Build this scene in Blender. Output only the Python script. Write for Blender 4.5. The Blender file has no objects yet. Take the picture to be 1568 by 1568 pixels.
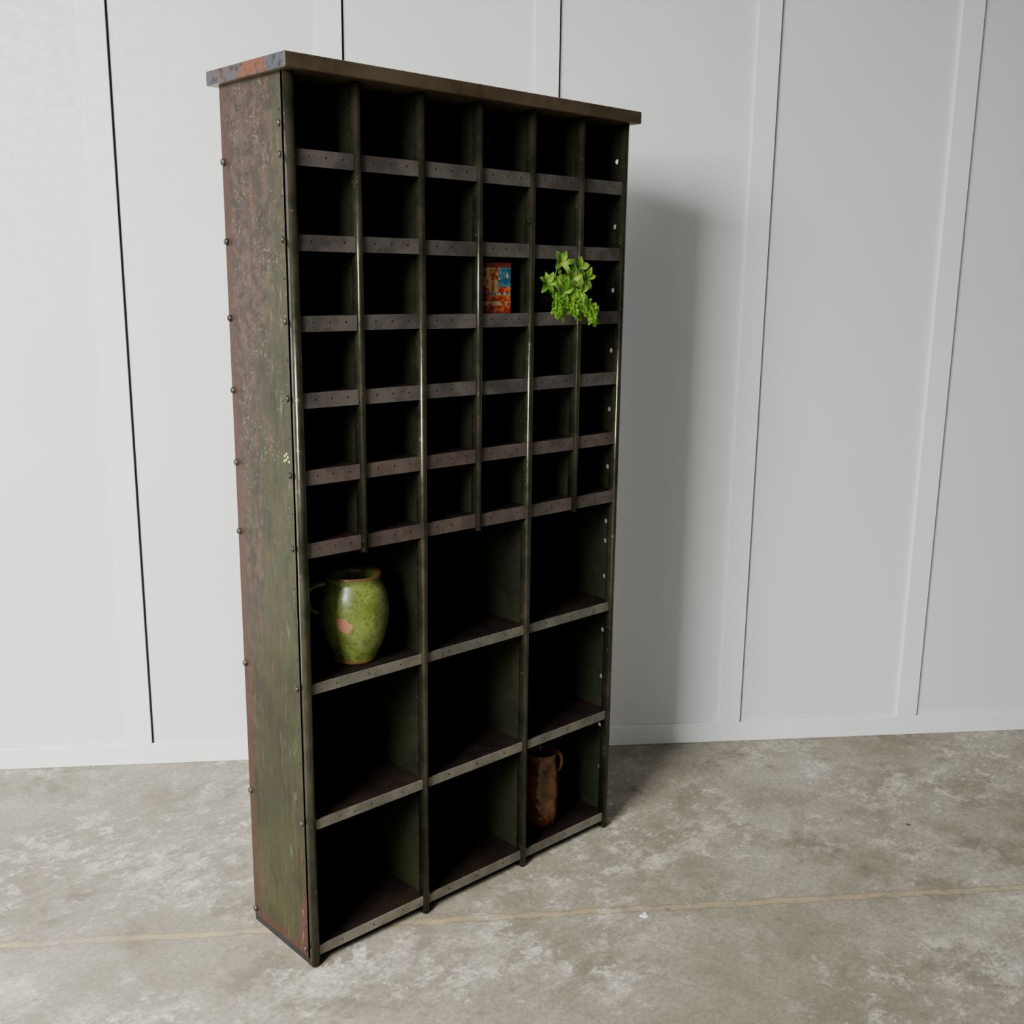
import bpy, bmesh, math, random
from mathutils import Vector, Matrix
random.seed(7)
scene=bpy.context.scene
W,D,H=1.08,0.2885,2.1
ZS=[1.9469,1.7704,1.596,1.4263,1.2523,1.0809,0.7389,0.3903,0.049]
TH=-0.6298; WD=1.2417; BB=0.076
BS=[-1.33,-0.6318,0.0793,0.7677,1.4983,2.194,2.90]
T=Vector((math.cos(TH),math.sin(TH),0)); N=Vector((-math.sin(TH),math.cos(TH),0))

def lin(c):
    return tuple(((x/255)/12.92 if x/255<=.04045 else ((x/255+.055)/1.055)**2.4) for x in c)+(1,)
# ---------------------------------------------------------------- materials
class M:
    def __init__(s,name):
        s.m=bpy.data.materials.new(name); s.m.use_nodes=True
        s.nt=s.m.node_tree; s.n=s.nt.nodes; s.l=s.nt.links
        s.b=s.n['Principled BSDF']
        s.tc=s.n.new('ShaderNodeTexCoord').outputs['Object']
    def put(s,inp,v):
        if isinstance(v,bpy.types.NodeSocket): s.l.new(v,inp)
        else: inp.default_value=v
    def noise(s,scale,detail=4,rough=.5,vec=None,dist=0):
        n=s.n.new('ShaderNodeTexNoise'); n.inputs['Scale'].default_value=scale
        n.inputs['Detail'].default_value=detail; n.inputs['Roughness'].default_value=rough
        n.inputs['Distortion'].default_value=dist
        s.l.new(vec or s.tc,n.inputs['Vector']); return n.outputs['Fac']
    def mapping(s,scale=(1,1,1),rot=(0,0,0),loc=(0,0,0)):
        n=s.n.new('ShaderNodeMapping'); n.inputs['Scale'].default_value=scale
        n.inputs['Rotation'].default_value=rot; n.inputs['Location'].default_value=loc
        s.l.new(s.tc,n.inputs['Vector']); return n.outputs['Vector']
    def voro(s,scale,vec=None):
        n=s.n.new('ShaderNodeTexVoronoi'); n.inputs['Scale'].default_value=scale
        s.l.new(vec or s.tc,n.inputs['Vector']); return n.outputs['Distance']
    def math(s,op,a,b=0.0,clamp=False):
        n=s.n.new('ShaderNodeMath'); n.operation=op; n.use_clamp=clamp
        s.put(n.inputs[0],a); s.put(n.inputs[1],b); return n.outputs[0]
    def ss(s,v,lo,hi,a=0.0,b=1.0):
        n=s.n.new('ShaderNodeMapRange'); n.interpolation_type='SMOOTHSTEP'
        s.put(n.inputs['Value'],v)
        if lo<hi: vals=(lo,hi,a,b)
        else: vals=(hi,lo,b,a)
        for k,x in zip(('From Min','From Max','To Min','To Max'),vals): n.inputs[k].default_value=x
        return n.outputs['Result']
    def mix(s,f,a,b):
        n=s.n.new('ShaderNodeMix'); n.data_type='RGBA'
        s.put(n.inputs[0],f); s.put(n.inputs[6],a); s.put(n.inputs[7],b); return n.outputs[2]
    def xyz(s,vec=None):
        n=s.n.new('ShaderNodeSeparateXYZ'); s.l.new(vec or s.tc,n.inputs[0]); return n.outputs
    def bump(s,h,strength=.3,dist=.002):
        n=s.n.new('ShaderNodeBump'); n.inputs['Strength'].default_value=strength
        n.inputs['Distance'].default_value=dist; s.l.new(h,n.inputs['Height'])
        s.l.new(n.outputs[0],s.b.inputs['Normal'])
    def set(s,col=None,rough=None,metal=None,spec=None):
        if col is not None: s.put(s.b.inputs['Base Color'],col)
        if rough is not None: s.put(s.b.inputs['Roughness'],rough)
        if metal is not None: s.put(s.b.inputs['Metallic'],metal)
        if spec is not None: s.b.inputs['Specular IOR Level'].default_value=spec
        return s

# white painted panels
def wallmat(name,c):
    w=M(name); n=w.noise(1.3,3); n2=w.noise(40,4)
    w.set(w.mix(w.ss(n,.3,.7),lin(c),lin([x-5 for x in c])),w.ss(n2,.3,.7,.42,.55)); w.bump(n2,.06,.001); return w.m
mWall=wallmat('white_wall_paint',(205,206,205)); mTrim=wallmat('white_trim_paint',(215,216,214))
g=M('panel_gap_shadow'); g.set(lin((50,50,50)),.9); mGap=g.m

# concrete
c=M('concrete'); 
big=c.noise(1.0,4,.55); med=c.noise(2.6,12,.72); fine=c.noise(70,6,.8); sp=c.noise(12,15,.85); lg=c.noise(0.55,3,.5,c.mapping(loc=(2,7,0)))
stv=c.mapping((1,2.2,1),(0,0,.35)); st=c.noise(2.6,15,.8,stv); gate=c.noise(1.9,5,.65,c.mapping(loc=(5,2,0)))
dst=c.noise(3.4,10,.75,c.mapping(loc=(9,1,0)))
col=c.mix(c.ss(big,.35,.65),lin((132,127,111)),lin((152,147,131)))
col=c.mix(c.ss(lg,.4,.6,0,.4),col,lin((108,102,87)))
col=c.mix(c.ss(med,.45,.60,0,.6),col,lin((108,102,86)))
col=c.mix(c.ss(dst,.53,.64,0,.6),col,lin((84,78,63)))
col=c.mix(c.math('MULTIPLY',c.ss(st,.49,.57,0,.65),c.ss(gate,.46,.62)),col,lin((188,184,168)))
col=c.mix(c.math('MULTIPLY',c.ss(sp,.52,.58,0,.8),c.ss(gate,.40,.62,.12,1)),col,lin((204,200,186)))
col=c.mix(c.ss(sp,.45,.38,0,.6),col,lin((88,81,67)))
col=c.mix(c.ss(fine,.42,.60,0,.45),col,lin((94,88,75)))
v=c.voro(5.0); vn=c.noise(6,2)
col=c.mix(c.math('MULTIPLY',c.ss(v,.06,.02),c.ss(vn,.48,.56)),col,lin((50,45,38)))
x=c.xyz()
nd=c.math('ADD',c.math('MULTIPLY',x[0],N.x),c.math('MULTIPLY',x[1],N.y))
wob=c.math('MULTIPLY',c.math('SUBTRACT',c.noise(9,8,.75),.5),.06)
dd=c.math('ABSOLUTE',c.math('SUBTRACT',c.math('ADD',nd,wob),.176))
jm=c.math('MULTIPLY',c.ss(dd,.024,.006),c.ss(c.noise(8,8,.7),.38,.58,.08,.6))
col=c.mix(jm,col,lin((160,142,102)))
jd=c.math('MULTIPLY',c.ss(c.math('ABSOLUTE',c.math('SUBTRACT',dd,.014)),.006,.001),.4)
col=c.mix(jd,col,lin((90,78,57)))
c.set(col,c.ss(med,.3,.7,.5,.7),spec=.35); 
c.bump(c.math('ADD',c.math('MULTIPLY',sp,.6),c.math('MULTIPLY',fine,.4)),.35,.003); mFloor=c.m

# side panel: olive paint going to rust brown
p=M('rusted_olive_paint'); x=p.xyz()
gy=p.math('MULTIPLY',x[1],1/D); gz=p.math('MULTIPLY',x[2],1/H)
nz=p.noise(3.5,6,.65); nf=p.noise(34,8,.75)
strk=p.noise(6,6,.65,p.mapping((1,6,.5)))
s=p.math('ADD',p.math('MULTIPLY',gy,.70),p.math('MULTIPLY',gz,.72))
s=p.math('ADD',s,p.math('MULTIPLY',p.math('SUBTRACT',nz,.5),.9))
s=p.math('ADD',s,p.math('MULTIPLY',p.math('SUBTRACT',strk,.5),1.1))
br=p.ss(s,.60,1.05)
green=p.mix(p.ss(nz,.3,.7),lin((35,37,21)),lin((48,49,28)))
brown=p.mix(p.ss(nf,.4,.6),lin((36,27,22)),lin((64,51,43)))
col=p.mix(br,green,brown)
dk=p.noise(5,10,.75,p.mapping((1,2.5,.8),loc=(7,3,1)))
col=p.mix(p.ss(dk,.48,.62,0,.6),col,lin((25,21,15)))
spk=p.noise(120,2,.5); spm=p.math('MULTIPLY',p.ss(spk,.57,.66),p.math('MULTIPLY',p.ss(p.noise(12,5,.7),.45,.60),p.ss(gz,.4,.65)))
col=p.mix(p.math('MULTIPLY',spm,.45),col,lin((112,99,86)))
edge=p.ss(p.math('ADD',gy,p.math('MULTIPLY',p.math('SUBTRACT',nf,.5),.3)),.84,.97)
col=p.mix(p.math('MULTIPLY',edge,.7),col,lin((56,32,24)))
px=p.math('ADD',p.math('MULTIPLY',gy,4.2),p.math('MULTIPLY',x[2],5.0))
px=p.math('ADD',px,p.math('MULTIPLY',p.math('SUBTRACT',p.noise(14,7,.7),.5),1.4))
col=p.mix(p.ss(px,1.6,1.25,0,.85),col,lin((58,34,29)))
bt=p.math('ADD',x[2],p.math('MULTIPLY',p.math('SUBTRACT',p.noise(18,7,.7),.5),.09))
col=p.mix(p.ss(bt,.055,.03,0,.8),col,lin((52,31,24)))
scr=p.noise(8,8,.7,p.mapping((1,8,.7),loc=(3,1,2)))
col=p.mix(p.ss(scr,.56,.67,0,.65),col,lin((80,50,27)))
pal=p.noise(12,8,.7,p.mapping((1,3,.8),loc=(1,5,3)))
col=p.mix(p.math('MULTIPLY',p.ss(pal,.57,.65,0,.55),p.ss(gy,.55,.2)),col,lin((90,91,69)))
p.set(col,p.ss(nf,.3,.7,.4,.62),0.0,.35); p.bump(p.math('ADD',nf,p.math('MULTIPLY',spm,.5)),.35,.0015); mPanel=p.m

def paint(name,c1,c2,r=(.35,.6),metal=0,scale=8,edge=None,spec=.5,es=.8,bs=.2):
    q=M(name); a=q.noise(scale,7,.65); b=q.noise(scale*6,6,.7)
    col=q.mix(q.ss(a,.35,.65),lin(c1),lin(c2))
    if edge: col=q.mix(q.ss(b,.6,.72,0,es),col,lin(edge))
    q.set(col,q.ss(b,.3,.7,*r),metal,spec); q.bump(b,bs,.001); return q.m
mPost=paint('worn_olive_post',(48,49,36),(80,77,62),(.15,.28),.75,7,(145,136,114),.5,.5,.06)
mLip=paint('worn_steel_lip',(72,67,62),(104,98,91),(.4,.6),.35,9,(56,42,36))
mLipR=paint('rusty_steel_lip',(76,65,58),(102,91,83),(.4,.6),.3,9,(62,42,35))
mLipG=paint('worn_grey_lip',(92,88,78),(122,118,106),(.4,.6),.35,9,(60,46,38))
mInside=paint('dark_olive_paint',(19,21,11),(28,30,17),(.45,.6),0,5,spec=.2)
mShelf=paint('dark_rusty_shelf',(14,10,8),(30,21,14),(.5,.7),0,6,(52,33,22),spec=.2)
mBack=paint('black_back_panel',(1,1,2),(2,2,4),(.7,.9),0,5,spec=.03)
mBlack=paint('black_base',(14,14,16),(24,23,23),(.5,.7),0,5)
mCap=paint('bronze_steel_cap',(92,78,58),(118,104,80),(.28,.45),.6,6,(70,46,30),.5,.6,.1)
q=M('blued_rusty_cap_end'); a=q.noise(9,6,.6,q.mapping((1,1,.6)));b=q.noise(60,5)
col=q.mix(q.ss(a,.55,.63),lin((64,66,71)),lin((98,58,38))); col=q.mix(q.ss(b,.5,.64,0,.8),col,lin((32,29,29)))
q.set(col,.5,.3); mCapEnd=q.m
mBolt=paint('bolt_steel',(44,42,36),(76,74,64),(.3,.5),.6,40)
mHole=M('hole_dark').set(lin((10,9,8)),.9).m
mSpeck=M('yellow_paint_speck').set(lin((190,192,120)),.6).m

# ---------------------------------------------------------------- helpers
def new_obj(name,bm,mats,parent=None,smooth=False):
    me=bpy.data.meshes.new(name); bm.normal_update(); bm.to_mesh(me); bm.free()
    for m in mats: me.materials.append(m)
    o=bpy.data.objects.new(name,me); scene.collection.objects.link(o)
    if smooth:
        for f in me.polygons: f.use_smooth=True
    if parent: o.parent=parent
    return o
def box(bm,a,b,mi=0,mat=None):
    vs=[bm.verts.new((x,y,z)) for x in (a[0],b[0]) for y in (a[1],b[1]) for z in (a[2],b[2])]
    idx=[(0,1,3,2),(4,6,7,5),(0,4,5,1),(2,3,7,6),(0,2,6,4),(1,5,7,3)]
    fs=[]
    for i in idx:
        f=bm.faces.new([vs[k] for k in i]); f.material_index=mi; fs.append(f)
    if mat: 
        for v in vs: v.co=mat@v.co
    return fs
def prism(bm,prof,z0,z1,mi=0):
    a=[bm.verts.new((x,y,z0)) for x,y in prof]; b=[bm.verts.new((x,y,z1)) for x,y in prof]
    n=len(prof)
    for i in range(n):
        f=bm.faces.new((a[i],a[(i+1)%n],b[(i+1)%n],b[i])); f.material_index=mi; f.smooth=True
    bm.faces.new(a[::-1]).material_index=mi; bm.faces.new(b).material_index=mi
def nose(xc,w,y0,y1,k=8):   # rounded front profile
    r=w/2; pr=[(xc-r,y1)]
    for i in range(k+1):
        t=math.pi+math.pi*i/k
        pr.append((xc+r*math.cos(t),y0+r*.8+r*.8*math.sin(t)))
    pr.append((xc+r,y1)); return pr
def bevel(o,w=.0015,seg=2):
    m=o.modifiers.new('bevel','BEVEL'); m.width=w; m.segments=seg; m.limit_method='ANGLE'; m.angle_limit=math.radians(40)
def dome(bm,c,r,h,axis,mi=0,seg=10):
    ax=Vector(axis).normalized(); u=ax.orthogonal().normalized(); v=ax.cross(u)
    rings=[]
    for (rr,hh) in ((1,0),(1,.35),(.8,.8),(.4,1)):
        rings.append([bm.verts.new(Vector(c)+ax*h*hh+(u*math.cos(2*math.pi*i/seg)+v*math.sin(2*math.pi*i/seg))*r*rr) for i in range(seg)])
    for a,b in zip(rings,rings[1:]):
        for i in range(seg):
            f=bm.faces.new((a[i],a[(i+1)%seg],b[(i+1)%seg],b[i])); f.material_index=mi; f.smooth=True
    bm.faces.new(rings[-1]).material_index=mi
def lathe(prof,seg=48,mi=0,bm=None,center=(0,0,0)):
    bm=bm or bmesh.new(); rings=[]
    for r,z in prof:
        rings.append([bm.verts.new((center[0]+r*math.cos(2*math.pi*i/seg),center[1]+r*math.sin(2*math.pi*i/seg),center[2]+z)) for i in range(seg)])
    for a,b in zip(rings,rings[1:]):
        for i in range(seg):
            f=bm.faces.new((a[i],a[(i+1)%seg],b[(i+1)%seg],b[i])); f.smooth=True; f.material_index=mi
    bm.faces.new(rings[0][::-1]); bm.faces.new(rings[-1])
    return bm
def tube(bm,pts,rad,seg=12,mi=0,flat=1.0):
    pts=[Vector(p) for p in pts]; rings=[]
    side=(pts[-1]-pts[0]).cross(pts[len(pts)//2]-pts[0]).normalized()
    for i,pt in enumerate(pts):
        t=(pts[min(i+1,len(pts)-1)]-pts[max(i-1,0)]).normalized(); u=side; v=t.cross(u).normalized()
        r=rad[i] if isinstance(rad,(list,tuple)) else rad
        rings.append([bm.verts.new(pt+u*math.cos(2*math.pi*k/seg)*r*flat+v*math.sin(2*math.pi*k/seg)*r) for k in range(seg)])
    for a,b in zip(rings,rings[1:]):
        for i in range(seg):
            f=bm.faces.new((a[i],a[(i+1)%seg],b[(i+1)%seg],b[i])); f.smooth=True; f.material_index=mi
    bm.faces.new(rings[0][::-1]).material_index=mi; bm.faces.new(rings[-1]).material_index=mi
def catmull(P,n=6):
    P=[Vector(p) for p in P]; out=[]
    Q=[P[0]*2-P[1]]+P+[P[-1]*2-P[-2]]
    for i in range(1,len(Q)-2):
        for k in range(n):
            t=k/n; a,b,c_,d=Q[i-1:i+3]
            out.append(.5*((2*b)+(c_-a)*t+(2*a-5*b+4*c_-d)*t*t+(3*b-a-3*c_+d)*t**3))
    out.append(P[-1]); return out
def empty(name,loc=(0,0,0)):
    e=bpy.data.objects.new(name,None); e.location=loc; e.empty_display_size=.1; scene.collection.objects.link(e); return e

# ---------------------------------------------------------------- room
MW=Matrix.Rotation(TH,4,'Z')           # wall frame: x along wall, y = normal
bm=bmesh.new(); box(bm,(-7,-7,-.1),(6,WD+.12,0),0); o=new_obj('floor',bm,[mFloor])
for v_ in o.data.vertices: v_.co=MW@v_.co
bm=bmesh.new(); box(bm,(-5,WD,0),(5.5,WD+.12,3.6),0); o=new_obj('wall_back',bm,[mWall]); o.matrix_world=MW
bm=bmesh.new(); box(bm,(-5,WD-.012,0),(5.5,WD,BB),0); o=new_obj('baseboard_back',bm,[mTrim]); bevel(o,.003); o.matrix_world=MW
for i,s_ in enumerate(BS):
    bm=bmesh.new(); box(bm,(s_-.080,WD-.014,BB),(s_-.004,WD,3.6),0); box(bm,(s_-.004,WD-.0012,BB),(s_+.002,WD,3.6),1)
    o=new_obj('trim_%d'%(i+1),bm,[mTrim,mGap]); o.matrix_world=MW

# ---------------------------------------------------------------- cabinet
cab=empty('metal_pigeonhole_cabinet')
cols=[W/3,2*W/3]; half=[W/6,W/2,5*W/6]
bm=bmesh.new(); box(bm,(0,.018,.018),(.0025,D,H)); new_obj('side_panel_left',bm,[mPanel],cab)
bm=bmesh.new(); box(bm,(W-.0025,.018,.018),(W,D,H)); rp=new_obj('side_panel_right',bm,[mInside],cab)
def cutter(lst,r,axis):
    bm=bmesh.new()
    for c_ in lst:
        ax=Vector(axis); u=ax.orthogonal().normalized(); v=ax.cross(u)
        A=[bm.verts.new(Vector(c_)-ax*.01+(u*math.cos(2*math.pi*i/12)+v*math.sin(2*math.pi*i/12))*r) for i in range(12)]
        B=[bm.verts.new(a.co+ax*.02) for a in A]
        for i in range(12): bm.faces.new((A[i],A[(i+1)%12],B[(i+1)%12],B[i]))
        bm.faces.new(A[::-1]); bm.faces.new(B)
    bmesh.ops.recalc_face_normals(bm,faces=bm.faces)
    me=bpy.data.meshes.new('c'); bm.to_mesh(me); bm.free(); o=bpy.data.objects.new('c',me); scene.collection.objects.link(o); return o
def punch(obj,lst,r,axis):
    cu=cutter(lst,r,axis); m=obj.modifiers.new('holes','BOOLEAN'); m.operation='DIFFERENCE'; m.solver='EXACT'; m.object=cu
    dg=bpy.context.evaluated_depsgraph_get(); me=bpy.data.meshes.new_from_object(obj.evaluated_get(dg))
    obj.modifiers.clear(); obj.data=me; bpy.data.objects.remove(cu)
hz=[2.005,1.83,1.655,1.485,1.315,1.145,.98,.92,.81,.64,.49,.33,.19]
punch(rp,[(W-.00125,.045,z) for z in hz],.007,(1,0,0))
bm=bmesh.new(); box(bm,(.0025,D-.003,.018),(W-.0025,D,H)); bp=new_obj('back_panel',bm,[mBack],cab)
punch(bp,[(.965,D-.0015,.960),(.970,D-.0015,.60)],.008,(0,1,0))
def post(name,xc,w,z0,z1,y1=.026):
    bm=bmesh.new(); prism(bm,nose(xc,w,0,y1),z0,z1); return new_obj(name,bm,[mPost],cab)
post('corner_post_left',.011,.022,0,H); post('corner_post_right',W-.009,.018,0,H)
for i,x0 in enumerate(cols):
    post('divider_post_%d'%(i+1),x0,.019,.0,H)
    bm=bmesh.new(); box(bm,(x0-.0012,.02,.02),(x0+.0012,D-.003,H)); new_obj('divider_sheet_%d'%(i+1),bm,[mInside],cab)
for i,x0 in enumerate(half):
    post('half_divider_post_%d'%(i+1),x0,.017,ZS[5]-.042,H)
    bm=bmesh.new(); box(bm,(x0-.0012,.02,ZS[5]),(x0+.0012,D-.003,H)); new_obj('half_divider_sheet_%d'%(i+1),bm,[mInside],cab)
for i,z in enumerate(ZS):
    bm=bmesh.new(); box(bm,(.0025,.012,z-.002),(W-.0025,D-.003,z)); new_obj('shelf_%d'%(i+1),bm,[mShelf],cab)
    hl=.034 if i<6 else .025
    edges=[.022]+ (sorted(cols+half) if i<6 else cols)+[W-.018]
    bm=bmesh.new()
    for k in range(len(edges)-1):
        a=edges[k]+(.009 if k else 0)+.0008; b=edges[k+1]-(.009 if k<len(edges)-2 else 0)-.0008
        mi=0 if i<4 else (1 if i<6 else 2)
        jz=random.uniform(-.0012,.0012)
        box(bm,(a,.008,z-hl+jz),(b,.012,z+.0008+jz),mi)
        n=3
        for h in range(n):
            xx=a+(b-a)*(h+.7)/(n+.4)
            dome(bm,(xx,.0081,z-hl*.42),.0026,.0006,(0,-1,0),3 if (h+k)%4 else 4,8)
    o=new_obj('shelf_lip_%d'%(i+1),bm,[mLip,mLipR,mLipG,mHole,mBolt],cab)
bm=bmesh.new(); box(bm,(.022,.03,0),(W-.022,.034,.03)); box(bm,(.001,.03,0),(.004,D,.02)); box(bm,(W-.004,.03,0),(W-.001,D,.02)); box(bm,(.004,D-.006,0),(W-.004,D-.002,.02))
new_obj('base_frame',bm,[mBlack],cab)
bm=bmesh.new(); fs=box(bm,(-.018,-.024,H),(W+.018,D+.026,H+.032)); fs[0].material_index=1; fs[1].material_index=1
o=new_obj('cap',bm,[mCap,mCapEnd],cab); bevel(o,.003)
bm=bmesh.new()
for z in ZS+[2.01]:
    dome(bm,(-.0002,.037,z-.012),.0075,.005,(-1,0,0)); dome(bm,(W+.0002,.037,z-.012),.0075,.005,(1,0,0))
for z in ZS:
    dome(bm,(0,D-.009,z-.012),.0085,.008,(-1,0,0),0)
zz=.1
while zz<2.05:
    if min(abs(zz-z+.012) for z in ZS)>.03: dome(bm,(-.0001,.034+random.uniform(-.002,.002),zz),.0032,.0005,(-1,0,0),1,8)
    zz+=.0875
for dy,dz in ((.052,0),(.045,.006),(.058,.008),(.050,.013),(.040,-.004),(.060,-.004)):
    dome(bm,(-.0001,dy,1.275+dz),.0032,.0004,(-1,0,0),2,8)
for x0 in cols+half:
    zz=.09 if x0 in cols else 1.12
    while zz<2.05:
        if min(abs(zz-z+.012) for z in ZS)>.02: dome(bm,(x0-.0013,.04,zz),.003,.0004,(-1,0,0),1,8)
        zz+=.058
new_obj('bolts',bm,[mBolt,mHole,mSpeck],cab)

# ---------------------------------------------------------------- green jug
j=M('green_glaze'); x=j.xyz(); a=j.noise(18,6,.65); b=j.noise(110,4)
col=j.mix(j.ss(a,.35,.65),lin((80,91,36)),lin((108,121,56)))
col=j.mix(j.ss(b,.52,.64,0,.6),col,lin((55,61,25)))
col=j.mix(j.ss(j.math('ADD',x[2],j.math('MULTIPLY',a,.02)),.026,.012),col,lin((120,78,48)))
col=j.mix(j.ss(j.math('ADD',x[2],j.math('MULTIPLY',a,.01)),.220,.226),col,lin((88,60,34)))
vx=j.n.new('ShaderNodeVectorMath'); vx.operation='DISTANCE'; j.l.new(j.tc,vx.inputs[0]); vx.inputs[1].default_value=(-.068,-.052,.113)
col=j.mix(j.ss(j.math('ADD',vx.outputs['Value'],j.math('MULTIPLY',j.math('SUBTRACT',j.noise(40,5),.5),.045)),.022,.019),col,lin((150,102,78)))
j.set(col,.3,0,.5); j.bump(a,.25,.004); mJug=j.m
bm=lathe([(.052,0),(.058,.004),(.057,.012),(.063,.026),(.076,.058),(.085,.092),(.088,.122),(.087,.150),(.082,.176),(.073,.195),(.067,.204),(.067,.210),(.069,.216),(.071,.221),(.069,.225),(.062,.222),(.059,.207),(.060,.19),(.07,.15),(.06,.05)],56)
hd=catmull([(-.056,.034,.200),(-.080,.050,.196),(-.097,.06,.180),(-.099,.062,.158),(-.090,.055,.135),(-.074,.044,.125)],6)
tube(bm,hd,.009,12,0,1.5)
o=new_obj('green_glazed_jug',bm,[mJug],None,True); o.location=(.208,.100,.7392)

# ---------------------------------------------------------------- amber jug
j=M('amber_glaze'); a=j.noise(26,6,.65); b=j.voro(55)
col=j.mix(j.ss(a,.35,.65),lin((60,33,11)),lin((104,62,20))); col=j.mix(j.ss(b,.35,.1,0,.5),col,lin((40,21,8)))
j.set(col,.25,0,.5); j.bump(b,.6,.004); mAmb=j.m
bm=lathe([(.040,0),(.048,.004),(.052,.03),(.054,.08),(.054,.130),(.052,.165),(.048,.188),(.045,.200),(.045,.215),(.048,.226),(.050,.232),(.048,.236),(.042,.232),(.040,.20),(.045,.15),(.045,.03)],48)
hd=catmull([(.040,-.010,.226),(.054,-.020,.222),(.062,-.024,.205),(.062,-.024,.182),(.056,-.020,.165),(.048,-.014,.158)],6)
tube(bm,hd,.007,12,0,1.4)
o=new_obj('amber_glazed_jug',bm,[mAmb],None,True); o.location=(.878,.10,.0494)

# ---------------------------------------------------------------- vintage box
q=M('printed_carton_front'); x=q.xyz(); a=q.noise(60,3,.5); a2=q.noise(34,3,.5,q.mapping((1,1,1.6),loc=(4,2,1)))
z=x[2]
blue=q.mix(q.ss(a2,.46,.50),lin((34,86,114)),lin((62,122,132)))
blue=q.mix(q.ss(a,.56,.60),blue,lin((200,180,130)))
red=q.mix(q.ss(a,.52,.56),lin((156,38,25)),lin((190,108,48)))
cream=q.mix(q.ss(a,.48,.54),lin((190,158,104)),lin((160,52,32)))
col=q.mix(q.ss(z,.045,.047),red,blue)
col=q.mix(q.math('MULTIPLY',q.ss(z,.050,.052),q.ss(z,.067,.065)),col,red)
col=q.mix(q.math('MULTIPLY',q.ss(z,.018,.019),q.ss(z,.030,.029)),col,cream)
left=q.math('MULTIPLY',q.ss(x[0],.040,.038),q.ss(z,.05,.052)); col=q.mix(left,col,cream)
col=q.mix(q.ss(z,.113,.115),col,lin((120,46,34)))
q.set(col,.5); mCart=q.m
bm=bmesh.new(); box(bm,(0,0,0),(.083,.032,.126))
box(bm,(.002,.002,.126),(.081,.016,.1268)); box(bm,(.002,.0165,.126),(.081,.030,.1265))
o=new_obj('printed_carton',bm,[mCart]); o.location=(.584,.030,1.5964); bevel(o,.0008)

# ---------------------------------------------------------------- plant
lf=M('leaf_green'); a=lf.noise(35,2)
lf.set(lf.mix(lf.ss(a,.3,.7),lin((70,116,28)),lin((138,176,62))),.45); mLeaf=lf.m
mLeaf2=paint('leaf_bright',(90,150,28),(134,182,56),(.4,.5),0,30)
mStem=paint('plant_stem',(70,110,36),(96,130,50),(.5,.6),0,20)
mPot=paint('dark_plant_pot',(8,8,8),(14,14,13),(.5,.6),0,10)
pl=empty('artificial_potted_plant',(.82,.06,ZS[2]+.0004))
bm=lathe([(.020,0),(.022,.004),(.026,.035),(.028,.037),(.028,.044),(.025,.044),(.023,.036),(.01,.035)],24); new_obj('pot',bm,[mPot],pl)
def leaf(bm,base,d,up,L,w,mi=0):
    d=Vector(d).normalized(); side=d.cross(Vector(up)).normalized(); nn=side.cross(d)
    prof=[(0,.06),(.2,.6),(.45,1),(.7,.85),(.9,.4),(1,.02)]
    rows=[]
    for t,ww in prof:
        c_=Vector(base)+d*L*t+nn*(math.sin(t*math.pi)*.10-.12*t*t)*L
        rows.append([bm.verts.new(c_-side*w*ww*.5+nn*w*ww*.12),bm.verts.new(c_),bm.verts.new(c_+side*w*ww*.5+nn*w*ww*.12)])
    for a,b in zip(rows,rows[1:]):
        for k in range(2):
            f=bm.faces.new((a[k],a[k+1],b[k+1],b[k])); f.smooth=True; f.material_index=mi
bm=bmesh.new()
tips=[(-.020,-.072,.132),(.040,-.078,.116),(-.060,-.062,.074),(.066,-.080,.090),(.008,-.088,.086),(-.030,-.092,.052),(.028,-.09,.058)]
for tp in tips:
    P=catmull([(0,0,.03),(tp[0]*.4,tp[1]*.5,.07),(tp[0],tp[1],tp[2])],5)
    tube(bm,P,.0013,6,1)
    for ii in range(5,len(P),2):
        for k in range(2):
            ang=random.uniform(0,2*math.pi); leaf(bm,P[ii],(math.cos(ang)*.8,-.4+.3*math.sin(ang),math.sin(ang)*.7+.15),(random.uniform(-.3,.3),-.8,.6),random.uniform(.028,.038),.017,0)
    for k in range(5):
        ang=2*math.pi*k/5+random.uniform(-.3,.3); leaf(bm,P[-1],(math.cos(ang),-.45,math.sin(ang)*.8+.2),(0,-1,.3),random.uniform(.034,.048),random.uniform(.018,.023),0)
for k in range(34):
    ex=random.uniform(-.070,.105); ez=random.uniform(-.012,.045)-max(0,ex)*.25; ey=random.uniform(-.110,-.075)
    P=catmull([(0,0,.04),(ex*.4,ey*.6,.06),(ex*.85,ey,ez+.02),(ex,ey-.004,ez)],5); tube(bm,P,.0009,5,1)
    for ii in range(8,len(P)):
        for m_ in range(4):
            ang=random.uniform(0,2*math.pi); leaf(bm,P[ii],(math.cos(ang),-.4,math.sin(ang)),(0,-1,.3),random.uniform(.010,.015),.008,2)
new_obj('foliage',bm,[mLeaf,mStem,mLeaf2],pl)

bm=bmesh.new()
for (cx,cy,r) in ((0,0,.010),(.008,.007,.006),(-.007,.006,.006)):
    dome(bm,(cx,cy,0),r,.003,(0,0,1))
o=new_obj('white_floor_crumb',bm,[mTrim]); o.location=(.79,-.40,0)

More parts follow.
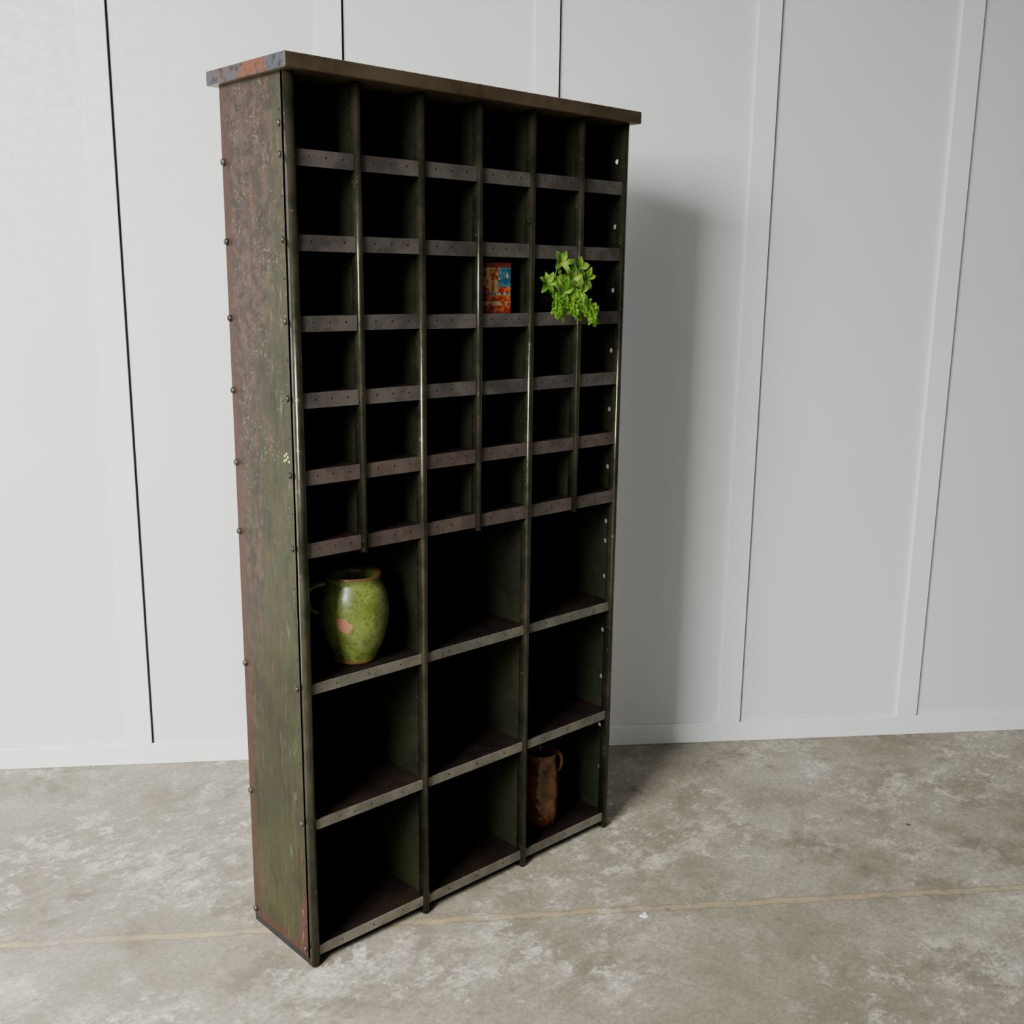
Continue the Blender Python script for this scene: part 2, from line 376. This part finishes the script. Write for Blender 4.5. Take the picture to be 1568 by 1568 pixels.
# ---------------------------------------------------------------- light
w=bpy.data.worlds.new('World'); scene.world=w; w.use_nodes=True; nt=w.node_tree; bg=nt.nodes['Background']
tc=nt.nodes.new('ShaderNodeTexCoord'); dt=nt.nodes.new('ShaderNodeVectorMath'); dt.operation='DOT_PRODUCT'
nt.links.new(tc.outputs['Generated'],dt.inputs[0]); dt.inputs[1].default_value=Vector((-.98,-.05,.15)).normalized()
mr=nt.nodes.new('ShaderNodeMapRange'); mr.interpolation_type='SMOOTHSTEP'; nt.links.new(dt.outputs['Value'],mr.inputs['Value'])
for k,v_ in zip(('From Min','From Max','To Min','To Max'),(.3,1,.06,.9)): mr.inputs[k].default_value=v_
nt.links.new(mr.outputs['Result'],bg.inputs['Strength']); bg.inputs['Color'].default_value=(.97,.985,1,1)
def area(name,loc,target,sx,sy,e,col=(1,1,1)):
    l=bpy.data.lights.new(name,'AREA'); l.shape='RECTANGLE'; l.size=sx; l.size_y=sy; l.energy=e; l.color=col
    o=bpy.data.objects.new(name,l); scene.collection.objects.link(o); o.location=loc
    o.rotation_euler=(Vector(target)-Vector(loc)).to_track_quat('-Z','Y').to_euler(); return o
k=area('doorway_light',(-3.9,-.90,2.95),(-.6,.7,-.1),2.1,2.0,340,(1,.99,.975)); k.data.spread=math.radians(105)

# ---------------------------------------------------------------- camera
cam=bpy.data.cameras.new('Camera'); co=bpy.data.objects.new('Camera',cam); scene.collection.objects.link(co); scene.camera=co
cam.sensor_width=36; cam.lens=36*1649.42/1568; cam.shift_y=9.53/1568
yaw,pi_,ro=.749,-.216,.0117
f=Vector((math.sin(yaw)*math.cos(pi_),math.cos(yaw)*math.cos(pi_),math.sin(pi_)))
r=Vector((math.cos(yaw),-math.sin(yaw),0)); u=r.cross(f)
r2=r*math.cos(ro)+u*math.sin(ro); u2=-r*math.sin(ro)+u*math.cos(ro)
mm=Matrix((r2,u2,-f)).transposed().to_4x4(); mm.translation=(-1.2682,-2.0666,1.6751); co.matrix_world=mm
cam.clip_start=.05
